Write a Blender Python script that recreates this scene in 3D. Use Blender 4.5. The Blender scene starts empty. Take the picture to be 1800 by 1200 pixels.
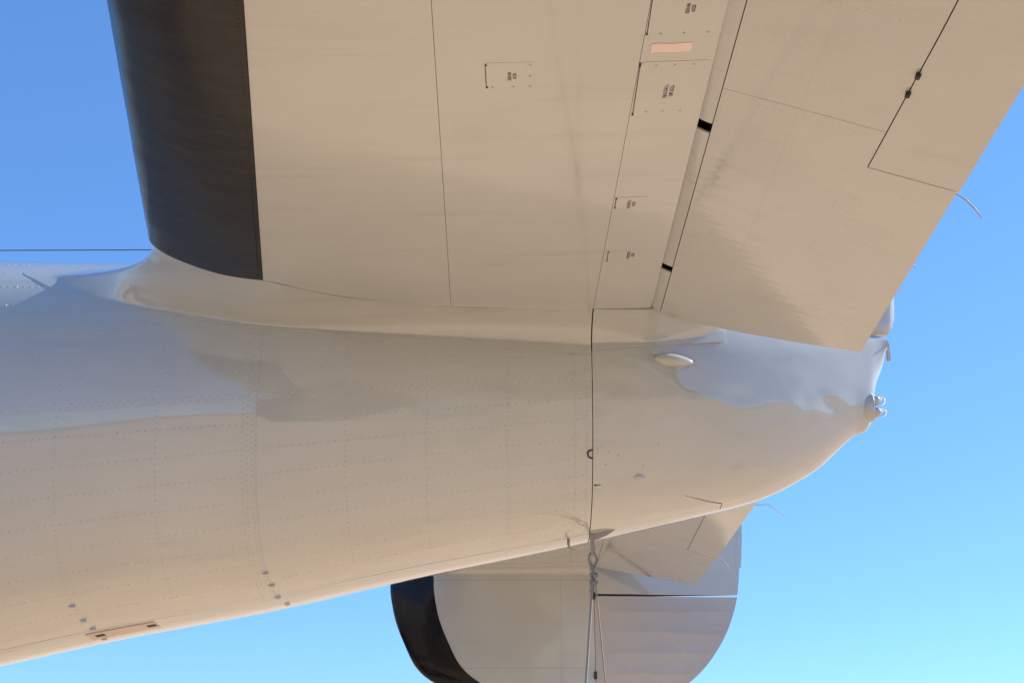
import bpy, math, random
import numpy as np
from mathutils import Vector, Matrix, noise

random.seed(7)
SC = bpy.context.scene
COL = SC.collection
rad = math.radians

# ------------------------------------------------------------------ camera
cam_d = bpy.data.cameras.new('camera')
cam_d.sensor_width = 36.0
cam_d.lens = 46.0
cam_d.clip_start = 0.05
cam_d.clip_end = 12000
cam = bpy.data.objects.new('camera', cam_d)
COL.objects.link(cam)
cam.location = (0.0, -3.73, 1.45)
cam.rotation_euler = (rad(90 + 20.2826), 0, rad(0.6309))
SC.camera = cam

# ------------------------------------------------------------------ sky and sun
SUN_EL, SUN_AZ = 33.0, 69.0            # azimuth from +Y towards +X
world = bpy.data.worlds.new('World')
SC.world = world
world.use_nodes = True
wn = world.node_tree.nodes
wl = world.node_tree.links
wn.clear()
wo = wn.new('ShaderNodeOutputWorld')
bg = wn.new('ShaderNodeBackground')
sky = wn.new('ShaderNodeTexSky')
sky.sky_type = 'NISHITA'
sky.sun_disc = False
sky.sun_elevation = rad(SUN_EL)
sky.sun_rotation = rad(SUN_AZ)
sky.altitude = 0
sky.air_density = 1.0
sky.dust_density = 0.0
sky.ozone_density = 10.0
bg.inputs['Strength'].default_value = 0.138
gm = wn.new('ShaderNodeGamma')
gm.inputs['Gamma'].default_value = 0.75
tint = wn.new('ShaderNodeMix')
tint.data_type = 'RGBA'
tint.blend_type = 'MULTIPLY'
tint.clamp_result = False
tint.inputs[0].default_value = 1.0
tint.inputs[7].default_value = (0.90, 1.13, 1.38, 1)
wl.new(sky.outputs[0], gm.inputs['Color'])
wl.new(gm.outputs[0], tint.inputs[6])
wl.new(tint.outputs[2], bg.inputs['Color'])
wl.new(bg.outputs[0], wo.inputs['Surface'])

sun_d = bpy.data.lights.new('sun', 'SUN')
sun_d.energy = 5.0
sun_d.angle = rad(0.5)
sun_d.color = (1.0, 0.95, 0.87)
sun = bpy.data.objects.new('sun', sun_d)
COL.objects.link(sun)
sv = Vector((math.cos(rad(SUN_EL)) * math.sin(rad(SUN_AZ)), math.cos(rad(SUN_EL)) * math.cos(rad(SUN_AZ)), math.sin(rad(SUN_EL))))
sun.rotation_euler = sv.to_track_quat('Z', 'Y').to_euler()
sun.location = sv * 60

SC.view_settings.view_transform = 'Standard'
SC.view_settings.look = 'None'
SC.view_settings.gamma = 1.0
SC.view_settings.exposure = 0.84
SC.render.engine = 'CYCLES'
SC.cycles.max_bounces = 8

# ------------------------------------------------------------------ materials
def nd(m, kind, **kw):
    n = m.node_tree.nodes.new(kind)
    for k, v in kw.items():
        if k in n.inputs.keys():
            n.inputs[k].default_value = v
        else:
            setattr(n, k, v)
    return n

def material(name, color, rough=0.5, metallic=0.0, spec=0.5):
    m = bpy.data.materials.new(name)
    m.use_nodes = True
    b = m.node_tree.nodes['Principled BSDF']
    b.inputs['Base Color'].default_value = (*color, 1)
    b.inputs['Roughness'].default_value = rough
    b.inputs['Metallic'].default_value = metallic
    b.inputs['Specular IOR Level'].default_value = spec
    return m

def coords(m, scale=(1, 1, 1)):
    t = nd(m, 'ShaderNodeTexCoord')
    mp = nd(m, 'ShaderNodeMapping')
    mp.inputs['Scale'].default_value = scale
    m.node_tree.links.new(t.outputs['Object'], mp.inputs['Vector'])
    return mp.outputs['Vector']

def noise_tex(m, vec, scale, detail=3, rough=0.5):
    n = nd(m, 'ShaderNodeTexNoise')
    n.inputs['Scale'].default_value = scale
    n.inputs['Detail'].default_value = detail
    n.inputs['Roughness'].default_value = rough
    m.node_tree.links.new(vec, n.inputs['Vector'])
    return n.outputs['Fac']

def ramp(m, fac, stops):
    r = nd(m, 'ShaderNodeValToRGB')
    e = r.color_ramp.elements
    while len(e) < len(stops):
        e.new(0.5)
    for q, (p, c) in zip(e, stops):
        q.position = p
        q.color = (*c, 1) if len(c) == 3 else c
    m.node_tree.links.new(fac, r.inputs['Fac'])
    return r.outputs['Color']

def add_bump(m, facs):
    """facs: list of (socket, distance)"""
    L = m.node_tree.links
    prev = None
    for s, d in facs:
        b = nd(m, 'ShaderNodeBump')
        b.inputs['Strength'].default_value = 1.0
        b.inputs['Distance'].default_value = d
        L.new(s, b.inputs['Height'])
        if prev is not None:
            L.new(prev, b.inputs['Normal'])
        prev = b.outputs['Normal']
    L.new(prev, m.node_tree.nodes['Principled BSDF'].inputs['Normal'])
    L.new(prev, m.node_tree.nodes['Principled BSDF'].inputs['Coat Normal'])

def paint(name, color, rough=0.14, wave=0.0012, wscale=2.2, stretch=(1, 1, 1), extra=None, var=0.06):
    m = material(name, color, rough + 0.08, spec=0.5)
    b = m.node_tree.nodes['Principled BSDF']
    if rough < 0.2:
        b.inputs['Coat Weight'].default_value = 1.0
        b.inputs['Coat Roughness'].default_value = rough * 0.35
        b.inputs['Coat IOR'].default_value = 1.58
    L = m.node_tree.links
    v = coords(m)
    f = noise_tex(m, v, 1.7, 5, 0.6)
    lo = tuple(c * (1 - var) for c in color)
    hi = tuple(min(1, c * (1 + var)) for c in color)
    base = ramp(m, f, [(0.3, lo), (0.7, hi)])
    # faint grime streaks running aft
    vs = coords(m, (0.6, 7, 7))
    g = noise_tex(m, vs, 2.5, 6, 0.65)
    grime = ramp(m, g, [(0.55, (1, 1, 1)), (0.85, (0.88, 0.86, 0.82))])
    mx = nd(m, 'ShaderNodeMix', data_type='RGBA', blend_type='MULTIPLY')
    mx.inputs[0].default_value = 1.0
    L.new(base, mx.inputs[6])
    L.new(grime, mx.inputs[7])
    L.new(mx.outputs[2], b.inputs['Base Color'])
    rr = ramp(m, noise_tex(m, v, 5.0, 4), [(0.3, (rough * 0.8,) * 3), (0.75, (rough * 1.35,) * 3)])
    L.new(rr, b.inputs['Roughness'])
    facs = [(noise_tex(m, coords(m, stretch), wscale, 2, 0.4), wave),
            (noise_tex(m, v, 260, 2, 0.5), 0.000012)]
    if extra:
        facs.append(extra(m))
    add_bump(m, facs)
    return m

GREY = (0.465, 0.475, 0.435)
def ribs_extra(period, dist):
    def fn(m):
        sp = nd(m, 'ShaderNodeTexCoord')
        xyz = nd(m, 'ShaderNodeSeparateXYZ')
        m.node_tree.links.new(sp.outputs['Object'], xyz.inputs[0])
        mu = nd(m, 'ShaderNodeMath', operation='MULTIPLY')
        mu.inputs[1].default_value = 2 * math.pi / period
        m.node_tree.links.new(xyz.outputs['Y'], mu.inputs[0])
        nz = noise_tex(m, coords(m, (4, 30, 4)), 1.0, 3, 0.6)
        ad = nd(m, 'ShaderNodeMath', operation='MULTIPLY_ADD')
        ad.inputs[1].default_value = 5.0
        m.node_tree.links.new(nz, ad.inputs[0])
        m.node_tree.links.new(mu.outputs[0], ad.inputs[2])
        si = nd(m, 'ShaderNodeMath', operation='SINE')
        m.node_tree.links.new(ad.outputs[0], si.inputs[0])
        return (si.outputs[0], dist)
    return fn

M = {}
M['paint'] = paint('grey_gloss_paint', GREY)
M['fuselage'] = paint('grey_fuselage_paint', GREY, rough=0.10, wave=0.0022, wscale=2.6, stretch=(0.6, 2.0, 2.0))
M['cone'] = paint('grey_wavy_paint', GREY, rough=0.09, wave=0.004, wscale=3.4, stretch=(0.8, 1.6, 1.6))
M['stab'] = paint('grey_stabilizer_paint', GREY, rough=0.195, wave=0.0012, wscale=3.0)
M['elev'] = paint('grey_elevator_paint', GREY, rough=0.15, wave=0.0014, wscale=3.0, extra=ribs_extra(0.032, 0.00004))
M['fabric'] = paint('grey_fabric_paint', (0.47, 0.46, 0.44), rough=0.3, wave=0.0015, wscale=3.0)
M['recess'] = material('dark_recess', (0.03, 0.028, 0.025), 0.7)
M['steel'] = material('dull_steel', (0.33, 0.31, 0.28), 0.45, 0.6)
M['bare'] = paint('bare_primer_patch', (0.80, 0.64, 0.58), rough=0.35, wave=0.002, wscale=25, var=0.1)
M['bare_dull'] = paint('dull_primer', (0.55, 0.46, 0.41), rough=0.35, wave=0.001, wscale=25, var=0.08)
M['stencil'] = material('black_stencil_paint', (0.05, 0.045, 0.04), 0.5)
M['wire'] = material('dark_wire', (0.06, 0.06, 0.065), 0.5)
M['wick'] = material('wick_grey', (0.36, 0.31, 0.29), 0.6)
M['strap'] = material('grey_webbing', (0.30, 0.29, 0.27), 0.8)
M['cord'] = material('brown_cord', (0.30, 0.235, 0.19), 0.85)

def rubber(name, rough, amount):
    m = material(name, (0.017, 0.016, 0.016), rough, spec=0.20)
    v = coords(m, (3, 40, 3))
    f1 = noise_tex(m, v, 6, 4, 0.6)
    f2 = noise_tex(m, coords(m), 3.0, 3, 0.5)
    b = m.node_tree.nodes['Principled BSDF']
    c = ramp(m, noise_tex(m, coords(m, (2, 12, 2)), 4, 5, 0.6), [(0.4, (0.008, 0.0075, 0.008)), (0.75, (0.018, 0.016, 0.015))])
    m.node_tree.links.new(c, b.inputs['Base Color'])
    add_bump(m, [(f2, amount * 5), (f1, amount * 0.35)])
    return m
M['boot'] = rubber('black_rubber_boot', 0.06, 0.0009)
M['boot_gloss'] = rubber('black_glossy_boot', 0.05, 0.0012)

def rope_mat():
    m = material('grey_braided_rope', (0.16, 0.165, 0.18), 0.9)
    v = coords(m, (1, 1, 1))
    w = nd(m, 'ShaderNodeTexWave', wave_type='BANDS', bands_direction='DIAGONAL')
    w.inputs['Scale'].default_value = 130
    w.inputs['Distortion'].default_value = 1.5
    m.node_tree.links.new(v, w.inputs['Vector'])
    c = ramp(m, w.outputs['Fac'], [(0.2, (0.17, 0.175, 0.185)), (0.8, (0.36, 0.365, 0.38))])
    m.node_tree.links.new(c, m.node_tree.nodes['Principled BSDF'].inputs['Base Color'])
    add_bump(m, [(w.outputs['Fac'], 0.001)])
    return m
M['rope'] = rope_mat()

glass = material('clear_lens', (0.95, 0.97, 1.0), 0.05)
glass.node_tree.nodes['Principled BSDF'].inputs['Transmission Weight'].default_value = 0.9
M['glass'] = glass

def ground_mat():
    m = material('pale_hardstand', (0.5, 0.4, 0.3), 0.9)
    L = m.node_tree.links
    b = m.node_tree.nodes['Principled BSDF']
    v = coords(m)
    tan = ramp(m, noise_tex(m, v, 0.6, 8, 0.62), [(0.3, (0.48, 0.328, 0.208)), (0.7, (0.62, 0.44, 0.285))])
    dark = ramp(m, noise_tex(m, v, 1.5, 8, 0.65), [(0.3, (0.40, 0.285, 0.18)), (0.7, (0.54, 0.39, 0.25))])
    t = nd(m, 'ShaderNodeTexCoord')
    xyz = nd(m, 'ShaderNodeSeparateXYZ')
    L.new(t.outputs['Object'], xyz.inputs[0])
    k = nd(m, 'ShaderNodeMath', operation='MULTIPLY_ADD')
    k.inputs[1].default_value = -0.36
    L.new(xyz.outputs['X'], k.inputs[0])
    L.new(xyz.outputs['Y'], k.inputs[2])
    nz = nd(m, 'ShaderNodeMath', operation='MULTIPLY_ADD')
    nz.inputs[1].default_value = 1.1
    L.new(noise_tex(m, v, 0.9, 6, 0.6), nz.inputs[0])
    L.new(k.outputs[0], nz.inputs[2])
    mr = nd(m, 'ShaderNodeMapRange')
    mr.inputs['From Min'].default_value = 4.15
    mr.inputs['From Max'].default_value = 4.55
    L.new(nz.outputs[0], mr.inputs['Value'])
    mr2 = nd(m, 'ShaderNodeMapRange')
    mr2.inputs['From Min'].default_value = 11.8
    mr2.inputs['From Max'].default_value = 10.8
    L.new(nz.outputs[0], mr2.inputs['Value'])
    mm = nd(m, 'ShaderNodeMath', operation='MULTIPLY')
    L.new(mr.outputs[0], mm.inputs[0])
    L.new(mr2.outputs[0], mm.inputs[1])
    mx = nd(m, 'ShaderNodeMix', data_type='RGBA')
    L.new(mm.outputs[0], mx.inputs[0])
    L.new(tan, mx.inputs[6])
    L.new(dark, mx.inputs[7])
    L.new(mx.outputs[2], b.inputs['Base Color'])
    add_bump(m, [(noise_tex(m, v, 30, 4), 0.01)])
    return m
M['ground'] = ground_mat()
M['hill'] = paint('dry_hill', (0.16, 0.14, 0.09), rough=0.9, wave=0.0, wscale=0.1)

# ------------------------------------------------------------------ mesh helpers
def link(name, me, mat, parent=None, **props):
    o = bpy.data.objects.new(name, me)
    COL.objects.link(o)
    if mat is not None:
        me.materials.clear()
        me.materials.append(mat)
    if parent is not None:
        o.parent = parent
    for k, v in props.items():
        o[k] = v
    return o

def mesh_obj(name, verts, faces, mat, parent=None, smooth=None, **props):
    me = bpy.data.meshes.new(name)
    me.from_pydata([tuple(map(float, v)) for v in verts], [], faces)
    if smooth is None:
        smooth = [True] * len(faces)
    elif isinstance(smooth, bool):
        smooth = [smooth] * len(faces)
    me.polygons.foreach_set('use_smooth', smooth)
    me.update()
    return link(name, me, mat, parent, **props)

def grid_normals(P):
    du = np.gradient(P, axis=0)
    dv = np.gradient(P, axis=1)
    n = np.cross(du, dv)
    l = np.linalg.norm(n, axis=2, keepdims=True)
    return n / np.maximum(l, 1e-12)

def panel(name, fn, ns, nt, mat, parent, h=0.0, depth=0.004, flip=False, disp=None, s_rng=(0, 1), t_rng=(0, 1), **props):
    """A sheet of skin: a curved patch with its own edge thickness. fn(s,t)->xyz."""
    S = np.linspace(*s_rng, ns + 1)
    T = np.linspace(*t_rng, nt + 1)
    P = np.array([[fn(s, t) for t in T] for s in S], float)
    N = grid_normals(P) * (-1 if flip else 1)
    off = np.full((ns + 1, nt + 1), h)
    if disp is not None:
        off = off + np.array([[disp(P[i, j], s, t) for j, t in enumerate(T)] for i, s in enumerate(S)])
    Q = P + N * off[..., None]
    verts = [tuple(q) for row in Q for q in row]
    idx = lambda i, j: i * (nt + 1) + j
    faces, sm = [], []
    for i in range(ns):
        for j in range(nt):
            f = [idx(i, j), idx(i + 1, j), idx(i + 1, j + 1), idx(i, j + 1)]
            faces.append(f[::-1] if flip else f)
            sm.append(True)
    loop = [(i, 0) for i in range(ns)] + [(ns, j) for j in range(nt)] + [(i, nt) for i in range(ns, 0, -1)] + [(0, j) for j in range(nt, 0, -1)]
    if depth:
        n = len(loop)
        t0_ = len(verts)
        for (i, j) in loop:
            verts.append(tuple(Q[i, j]))
        b0 = len(verts)
        for (i, j) in loop:
            verts.append(tuple(Q[i, j] - N[i, j] * depth))
        for k in range(n):
            f = [t0_ + k, b0 + k, b0 + (k + 1) % n, t0_ + (k + 1) % n]
            faces.append(f[::-1] if flip else f)
            sm.append(False)
    return mesh_obj(name, verts, faces, mat, parent, sm, **props)

def loft(name, rings, mat, parent=None, cap=True, smooth=True, **props):
    n = len(rings[0])
    verts = [p for r in rings for p in r]
    faces = []
    for i in range(len(rings) - 1):
        for j in range(n):
            k = (j + 1) % n
            faces.append([i * n + j, i * n + k, (i + 1) * n + k, (i + 1) * n + j])
    sm = [smooth] * len(faces)
    if cap:
        faces.append(list(range(n))[::-1])
        faces.append([(len(rings) - 1) * n + j for j in range(n)])
        sm += [False, False]
    return mesh_obj(name, verts, faces, mat, parent, sm, **props)

def tube(name, pts, r, mat, parent=None, seg=8, **props):
    pts = [Vector(p) for p in pts]
    rr = r if isinstance(r, (list, tuple)) else [r] * len(pts)
    rings = []
    up = Vector((0.13, 0.97, 0.2))
    for i, p in enumerate(pts):
        d = (pts[min(i + 1, len(pts) - 1)] - pts[max(i - 1, 0)]).normalized()
        a = d.cross(up)
        if a.length < 1e-3:
            a = d.cross(Vector((1, 0, 0)))
        a.normalize()
        b = d.cross(a).normalized()
        rings.append([tuple(p + (a * math.cos(t) + b * math.sin(t)) * rr[i]) for t in np.linspace(0, 2 * math.pi, seg, endpoint=False)])
    return loft(name, rings, mat, parent, **props)

def box(name, c, size, mat, parent=None, rot=None, bev=0.0, **props):
    sx, sy, sz = (s / 2 for s in size)
    import bmesh
    bm = bmesh.new()
    bmesh.ops.create_cube(bm, size=1)
    for v in bm.verts:
        v.co = Vector((v.co.x * size[0], v.co.y * size[1], v.co.z * size[2]))
    if bev:
        bmesh.ops.bevel(bm, geom=bm.edges[:], offset=bev, segments=2, affect='EDGES')
    Rm = rot.to_matrix() if rot is not None else Matrix.Identity(3)
    for v in bm.verts:
        v.co = Rm @ v.co + Vector(c)
    me = bpy.data.meshes.new(name)
    bm.to_mesh(me)
    bm.free()
    return link(name, me, mat, parent, **props)

def rivets(name, items, mat, parent, r=0.003, h=0.0011, **props):
    """items: list of (position, normal) - hundreds of tiny heads in one mesh"""
    verts, faces = [], []
    K = 6
    for it in items:
        p, n = it[0], it[1]
        rr = it[2] if len(it) > 2 else r
        n = Vector(n).normalized()
        a = n.cross(Vector((0.3, 0.2, 0.93)))
        a.normalize()
        b = n.cross(a)
        p = Vector(p)
        b0 = len(verts)
        for rad_, hh in ((1.0, -0.0006), (0.96, h * 0.35), (0.6, h * 0.85)):
            for k in range(K):
                t = 2 * math.pi * k / K
                verts.append(tuple(p + (a * math.cos(t) + b * math.sin(t)) * rr * rad_ + n * hh))
        verts.append(tuple(p + n * h))
        for L_ in range(2):
            for k in range(K):
                k2 = (k + 1) % K
                faces.append([b0 + L_ * K + k, b0 + L_ * K + k2, b0 + (L_ + 1) * K + k2, b0 + (L_ + 1) * K + k])
        for k in range(K):
            faces.append([b0 + 2 * K + k, b0 + 2 * K + (k + 1) % K, b0 + 3 * K])
    o = mesh_obj(name, verts, faces, mat, parent, **props)
    o['kind'] = 'stuff'
    return o

def hermite(xs, ys):
    xs = np.array(xs, float)
    ys = np.array(ys, float)
    h = np.diff(xs)
    d = np.diff(ys) / h
    m = np.zeros(len(xs))
    m[0], m[-1] = d[0], d[-1]
    for i in range(1, len(xs) - 1):
        m[i] = 0 if d[i - 1] * d[i] <= 0 else (h[i - 1] + h[i]) / (h[i - 1] / d[i] + h[i] / d[i - 1])
    def f(x):
        x = min(max(x, xs[0]), xs[-1])
        i = max(min(int(np.searchsorted(xs, x, side='right')) - 1, len(xs) - 2), 0)
        t = (x - xs[i]) / h[i]
        return float((1 + 2 * t) * (1 - t) ** 2 * ys[i] + t * (1 - t) ** 2 * h[i] * m[i] + t * t * (3 - 2 * t) * ys[i + 1] + t * t * (t - 1) * h[i] * m[i + 1])
    return f

def nz3(p, sc, seed=0.0):
    return noise.noise(Vector((p[0] * sc + seed, p[1] * sc + seed * 1.7, p[2] * sc - seed)))

# ------------------------------------------------------------------ setting
gr = mesh_obj('ground', [(-4000, -4000, 0), (4000, -4000, 0), (4000, 4000, 0), (-4000, 4000, 0)], [[0, 1, 2, 3]], M['ground'], kind='structure')
gr['label'] = 'pale tan hardstand below the parked aircraft'
# a low line of dry hills round the airfield
hv, hf = [], []
NH = 240
for i in range(NH):
    t = 2 * math.pi * i / NH
    c, s_ = math.cos(t), math.sin(t)
    hh = 26 + 30 * (0.5 + 0.5 * noise.noise(Vector((c * 3, s_ * 3, 0.3)))) + 8 * noise.noise(Vector((c * 14, s_ * 14, 2)))
    hv += [(1900 * c, 1900 * s_, -2), (2150 * c, 2150 * s_, hh * 0.75), (2450 * c, 2450 * s_, hh), (2900 * c, 2900 * s_, -2)]
for i in range(NH):
    j = (i + 1) % NH
    for k in range(3):
        hf.append([i * 4 + k, j * 4 + k, j * 4 + k + 1, i * 4 + k + 1][::-1])
mesh_obj('hills', hv, hf, M['hill'], kind='structure')

# ------------------------------------------------------------------ the aircraft
plane = bpy.data.objects.new('aircraft', None)
COL.objects.link(plane)
plane['label'] = 'glossy light grey twin-tailed aircraft seen from below its tail'
plane['category'] = 'aircraft'

fA = hermite([-9, -8, -6, -4, -2.5, -1.5, -.74, -.18, .18, .4, .56, .67, .84, .966, 1.02, 1.09, 1.13],
             [.30, .78, .85, .8, .68, .58, .535, .463, .388, .326, .275, .23, .15, .085, .055, .02, .012])
fZB = hermite([-9, -8, -6, -4, -2.5, -1.474, -1.209, -.718, -.382, .18, .56, .669, .84, .966, 1.02, 1.037, 1.075, 1.09, 1.13],
              [1.75, 1.3, 1.15, 1.3, 1.64, 1.883, 1.941, 2.033, 2.108, 2.220, 2.307, 2.335, 2.418, 2.525, 2.565, 2.652, 2.751, 2.80, 2.82])
fZT = hermite([-9, -8, -6, -4, -1.5, -.5, .2, .7, 1.09, 1.13], [2.3, 3.0, 3.25, 3.2, 3.045, 3.02, 2.98, 2.91, 2.835, 2.825])
fZC = hermite([-9, -6, -4, -1.5, .18, .6, 1.09, 1.13], [2.05, 2.2, 2.28, 2.465, 2.61, 2.68, 2.80, 2.822])

FULL = 0.74        # below the waist the section is fuller than an ellipse
def cosw(phi):
    c_ = max(0.0, math.cos(phi))
    k = min(1.0, max(0.0, (abs(phi) - 1.0) / 0.5))
    return c_ if phi > 0 else c_ ** (FULL + (0.92 - FULL) * k)

def fus(x, phi, side=-1):
    a, c = fA(x), fZC(x)
    b = fZT(x) - c if phi > 0 else c - fZB(x)
    return np.array([x, side * a * cosw(phi), c + b * math.sin(phi)])

def phi_at(x, z):
    c = fZC(x)
    b = fZT(x) - c if z > c else c - fZB(x)
    return math.asin(max(-1, min(1, (z - c) / b)))

def yf(x, z):
    return fA(x) * cosw(phi_at(x, z))

def fus_n(x, phi, side=-1):
    e = 1e-3
    a = fus(x + e, phi, side) - fus(x - e, phi, side)
    b = fus(x, phi + e, side) - fus(x, phi - e, side)
    n = np.cross(a, b)
    n /= np.linalg.norm(n)
    c = np.array([x, 0, fZC(x)])
    return n if n @ (fus(x, phi, side) - c) > 0 else -n

# --- body under the skins
def fus_ring(x, shrink, n=64):
    r = []
    a, c = fA(x) - shrink, fZC(x)
    for k in range(n):
        t = 2 * math.pi * k / n
        b = (fZT(x) - c if math.sin(t) > 0 else c - fZB(x)) - shrink
        ct = math.cos(t)
        ang = math.asin(max(-1, min(1, math.sin(t))))
        yy = math.copysign(cosw(ang), ct)
        r.append((x, -a * yy, c + b * math.sin(t)))
    return r
xs = list(np.linspace(-9, -8, 9)) + list(np.linspace(-7.6, -1.6, 16)) + list(np.linspace(-1.5, 0.170, 28))
fuselage = loft('fuselage', [fus_ring(x, 0.006) for x in xs], M['fuselage'], plane)

PH_A, PH_B, PH_C, PH_D = rad(18.9), rad(-5.6), rad(-37), rad(-85)
STR = [rad(d) for d in (11.4, 3.8, -12.6, -20.6, -28.7, -36.8, -44.8, -53, -61, -70)]
FRAMES = [-2.9, -2.45, -2.0, -1.60, -1.192, -0.942, -0.465, -0.259, -0.048]
SEAM_X = -0.690

def oilcan(p, s, t):
    x, y, z = p
    ph = phi_at(x, z)
    wob = nz3(p, 2.4, 3.0) * 0.0011 + nz3((x * 0.5, y, z), 9.0, 8.0) * 0.00035
    bay = math.cos(2 * math.pi * (math.degrees(ph) - 3.4) / 8.1)
    amp = 0.00010 * (0.4 + max(0, nz3(p, 1.9, 11.0) + 0.4))
    band = math.exp(-((math.degrees(ph) + 13) / 9.0) ** 2) * min(1.0, max(0.0, x + 1.6))
    return wob * 0.7 + bay * amp + nz3((x * 3.0, y, z * 16), 1.0, 2.5) * 0.0017 * band

rows = [(rad(89), PH_A, 0.0030), (PH_A, PH_B, 0.0015), (PH_B, PH_D, 0.0)]
cols = [(-3.6, -2.0), (-2.0, SEAM_X - 0.0002), (SEAM_X + 0.0002, 0.178)]
for ci, (x0, x1) in enumerate(cols):
    for (p0, p1, hh) in rows:
        nx = int((x1 - x0) / 0.022)
        npj = max(8, int(abs(math.degrees(p0 - p1)) / 1.3))
        panel('skin_panel', lambda s, t, x0=x0, x1=x1, p0=p0, p1=p1: fus(x0 + (x1 - x0) * s, p0 + (p1 - p0) * t),
              nx, npj, M['fuselage'], fuselage, h=hh, depth=0.005, flip=True, disp=oilcan)
# far side skins, coarser
for ci, (x0, x1) in enumerate(cols):
    for (p0, p1, hh) in rows:
        panel('skin_panel', lambda s, t, x0=x0, x1=x1, p0=p0, p1=p1: fus(x0 + (x1 - x0) * s, p0 + (p1 - p0) * t, 1),
              14, 10, M['fuselage'], fuselage, h=hh, depth=0.005, flip=False)

def keel(s, t, x0=-3.6, x1=0.178):
    x = x0 + (x1 - x0) * s
    ph = rad(-81.5)
    p = fus(x, ph)
    y = p[1] * (1 - 2 * t)
    pp = -math.acos(min(1, (abs(y) / fA(x)) ** (1 / 0.92)))
    return fus(x, pp)[[0]].tolist() + [y, fus(x, pp)[2]]
panel('keel_strip', keel, 120, 8, M['fuselage'], fuselage, h=0.001, depth=0.005, flip=True)

# --- rivets on the near side
def fair_z(x):      # lower edge of the root fairing on the fuselage side
    return FAIR_LOW(x)
FAIR_LOW = hermite([-1.40, -1.353, -1.322, -1.216, -1.101, -0.943, -0.819, -0.728, -0.429, -0.189, 0.178],
                   [2.915, 2.866, 2.843, 2.784, 2.753, 2.723, 2.697, 2.686, 2.662, 2.652, 2.650])
items = []
def add_r(x, ph, hh):
    p = fus(x, ph)
    if x > -1.40 and p[2] > fair_z(x) - 0.006:
        return
    n = fus_n(x, ph)
    d = oilcan(p, 0, 0)
    items.append((p + n * (hh + d - random.uniform(0, .00040)), n, 0.0031 * random.uniform(.85, 1.12)))
def row_h(ph, x):
    e = 0
    for (p0, p1, hh) in rows:
        if p1 <= ph <= p0:
            return hh + e
    return 0.0
# stringers
for ph in STR + [rad(d) for d in (29, 38, 47, 56)]:
    x = -3.4
    gap = 0.0195 if ph > PH_B else 0.0175
    while x < 0.165:
        if abs(x - SEAM_X) > 0.02:
            add_r(x, ph + math.sin(x * 2.1) * 0.004 + (0.03 * max(0, x + 0.7) if 0 < ph < 0.1 else 0), row_h(ph, x))
        x += gap + random.uniform(-.0006, .0006)
# double rows above the lap seams
for ph0 in (PH_A, PH_B):
    for k in range(2):
        x = -3.4 + 0.007 * k
        while x < 0.165:
            add_r(x, ph0 + (0.012 + 0.020 * k), row_h(ph0 + 0.02, x))
            x += 0.0205
# frames
for fx in FRAMES:
    d = -70
    while d < 62:
        ph = rad(d)
        if min(abs(ph - q) for q in (PH_A + 0.02, PH_B + 0.02, PH_C + 0.02)) > 0.03:
            add_r(fx + random.uniform(-.0008, .0008), ph, row_h(ph, fx))
        d += 1.75
# the riveted splice at the tail frame, and the end frame
for fx, ofs in ((SEAM_X - 0.035, 0), (SEAM_X - 0.024, .8), (SEAM_X - 0.010, 0), (SEAM_X + 0.0005 - 0.002, .8), (0.132, 0), (0.163, 0.9)):
    d = -80 + ofs
    while d < 70:
        add_r(fx, rad(d), row_h(rad(d), fx))
        d += 1.75
# keel edge
for x in np.arange(-2.6, 0.16, 0.014):
    add_r(x, rad(-79.5), -0.0008)
rivets('rivets', items, M['fuselage'], fuselage, r=0.0031, h=0.0012)

# --- tail wheel door plate, slots and lugs on the belly
def belly(x, ph_deg, out=0.0):
    p = fus(x, rad(ph_deg)); n = fus_n(x, rad(ph_deg))
    return Vector(p + n * out), Vector(n)
door = panel('belly_door', lambda s, t: fus(-1.215 + 0.185 * s, rad(-89 + 6.0 * t)), 16, 6, M['bare_dull'], fuselage, h=0.0035, depth=0.006, flip=False)
for xx in (-1.195, -1.055):
    panel('door_slot', lambda s, t, xx=xx: fus(xx + 0.024 * s, rad(-86.5 + 2.0 * t)), 4, 2, M['recess'], fuselage, h=0.0042, depth=0.001, flip=False)
for (xx, pd) in ((-1.195, -66), (-1.190, -74), (-1.185, -80), (-0.695, -66), (-0.690, -73), (-0.690, -82), (-0.680, -90), (-1.190, -90)):
    p, n = belly(xx, pd, 0.004)
    a = Vector((1, 0, 0.2)).normalized()
    b = n.cross(a).normalized()
    a = b.cross(n)
    w, l, t = 0.0032, 0.009, 0.0032
    vs = []
    for (u_, v_, w_) in ((-1, -1, -1), (1, -1, -1), (1, 1, -1), (-1, 1, -1), (-.2, -.7, 1), (1, -.7, 1), (1, .7, 1), (-.2, .7, 1)):
        vs.append(tuple(p + a * u_ * l + b * v_ * w + n * w_ * t))
    mesh_obj('lug', vs, [[3, 2, 1, 0], [4, 5, 6, 7], [0, 1, 5, 4], [1, 2, 6, 5], [2, 3, 7, 6], [3, 0, 4, 7]], M['fuselage'], fuselage, False)

# --- antenna wire above the fuselage
tube('antenna_wire', [(-7.0, 0.02, 3.52), (-6.9, 0.02, 3.152), (-1.6, 0.02, 3.148), (-0.7, 0.02, 3.147), (-0.68, 0.02, 3.01)], 0.0017, M['wire'], plane, seg=6)

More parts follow.
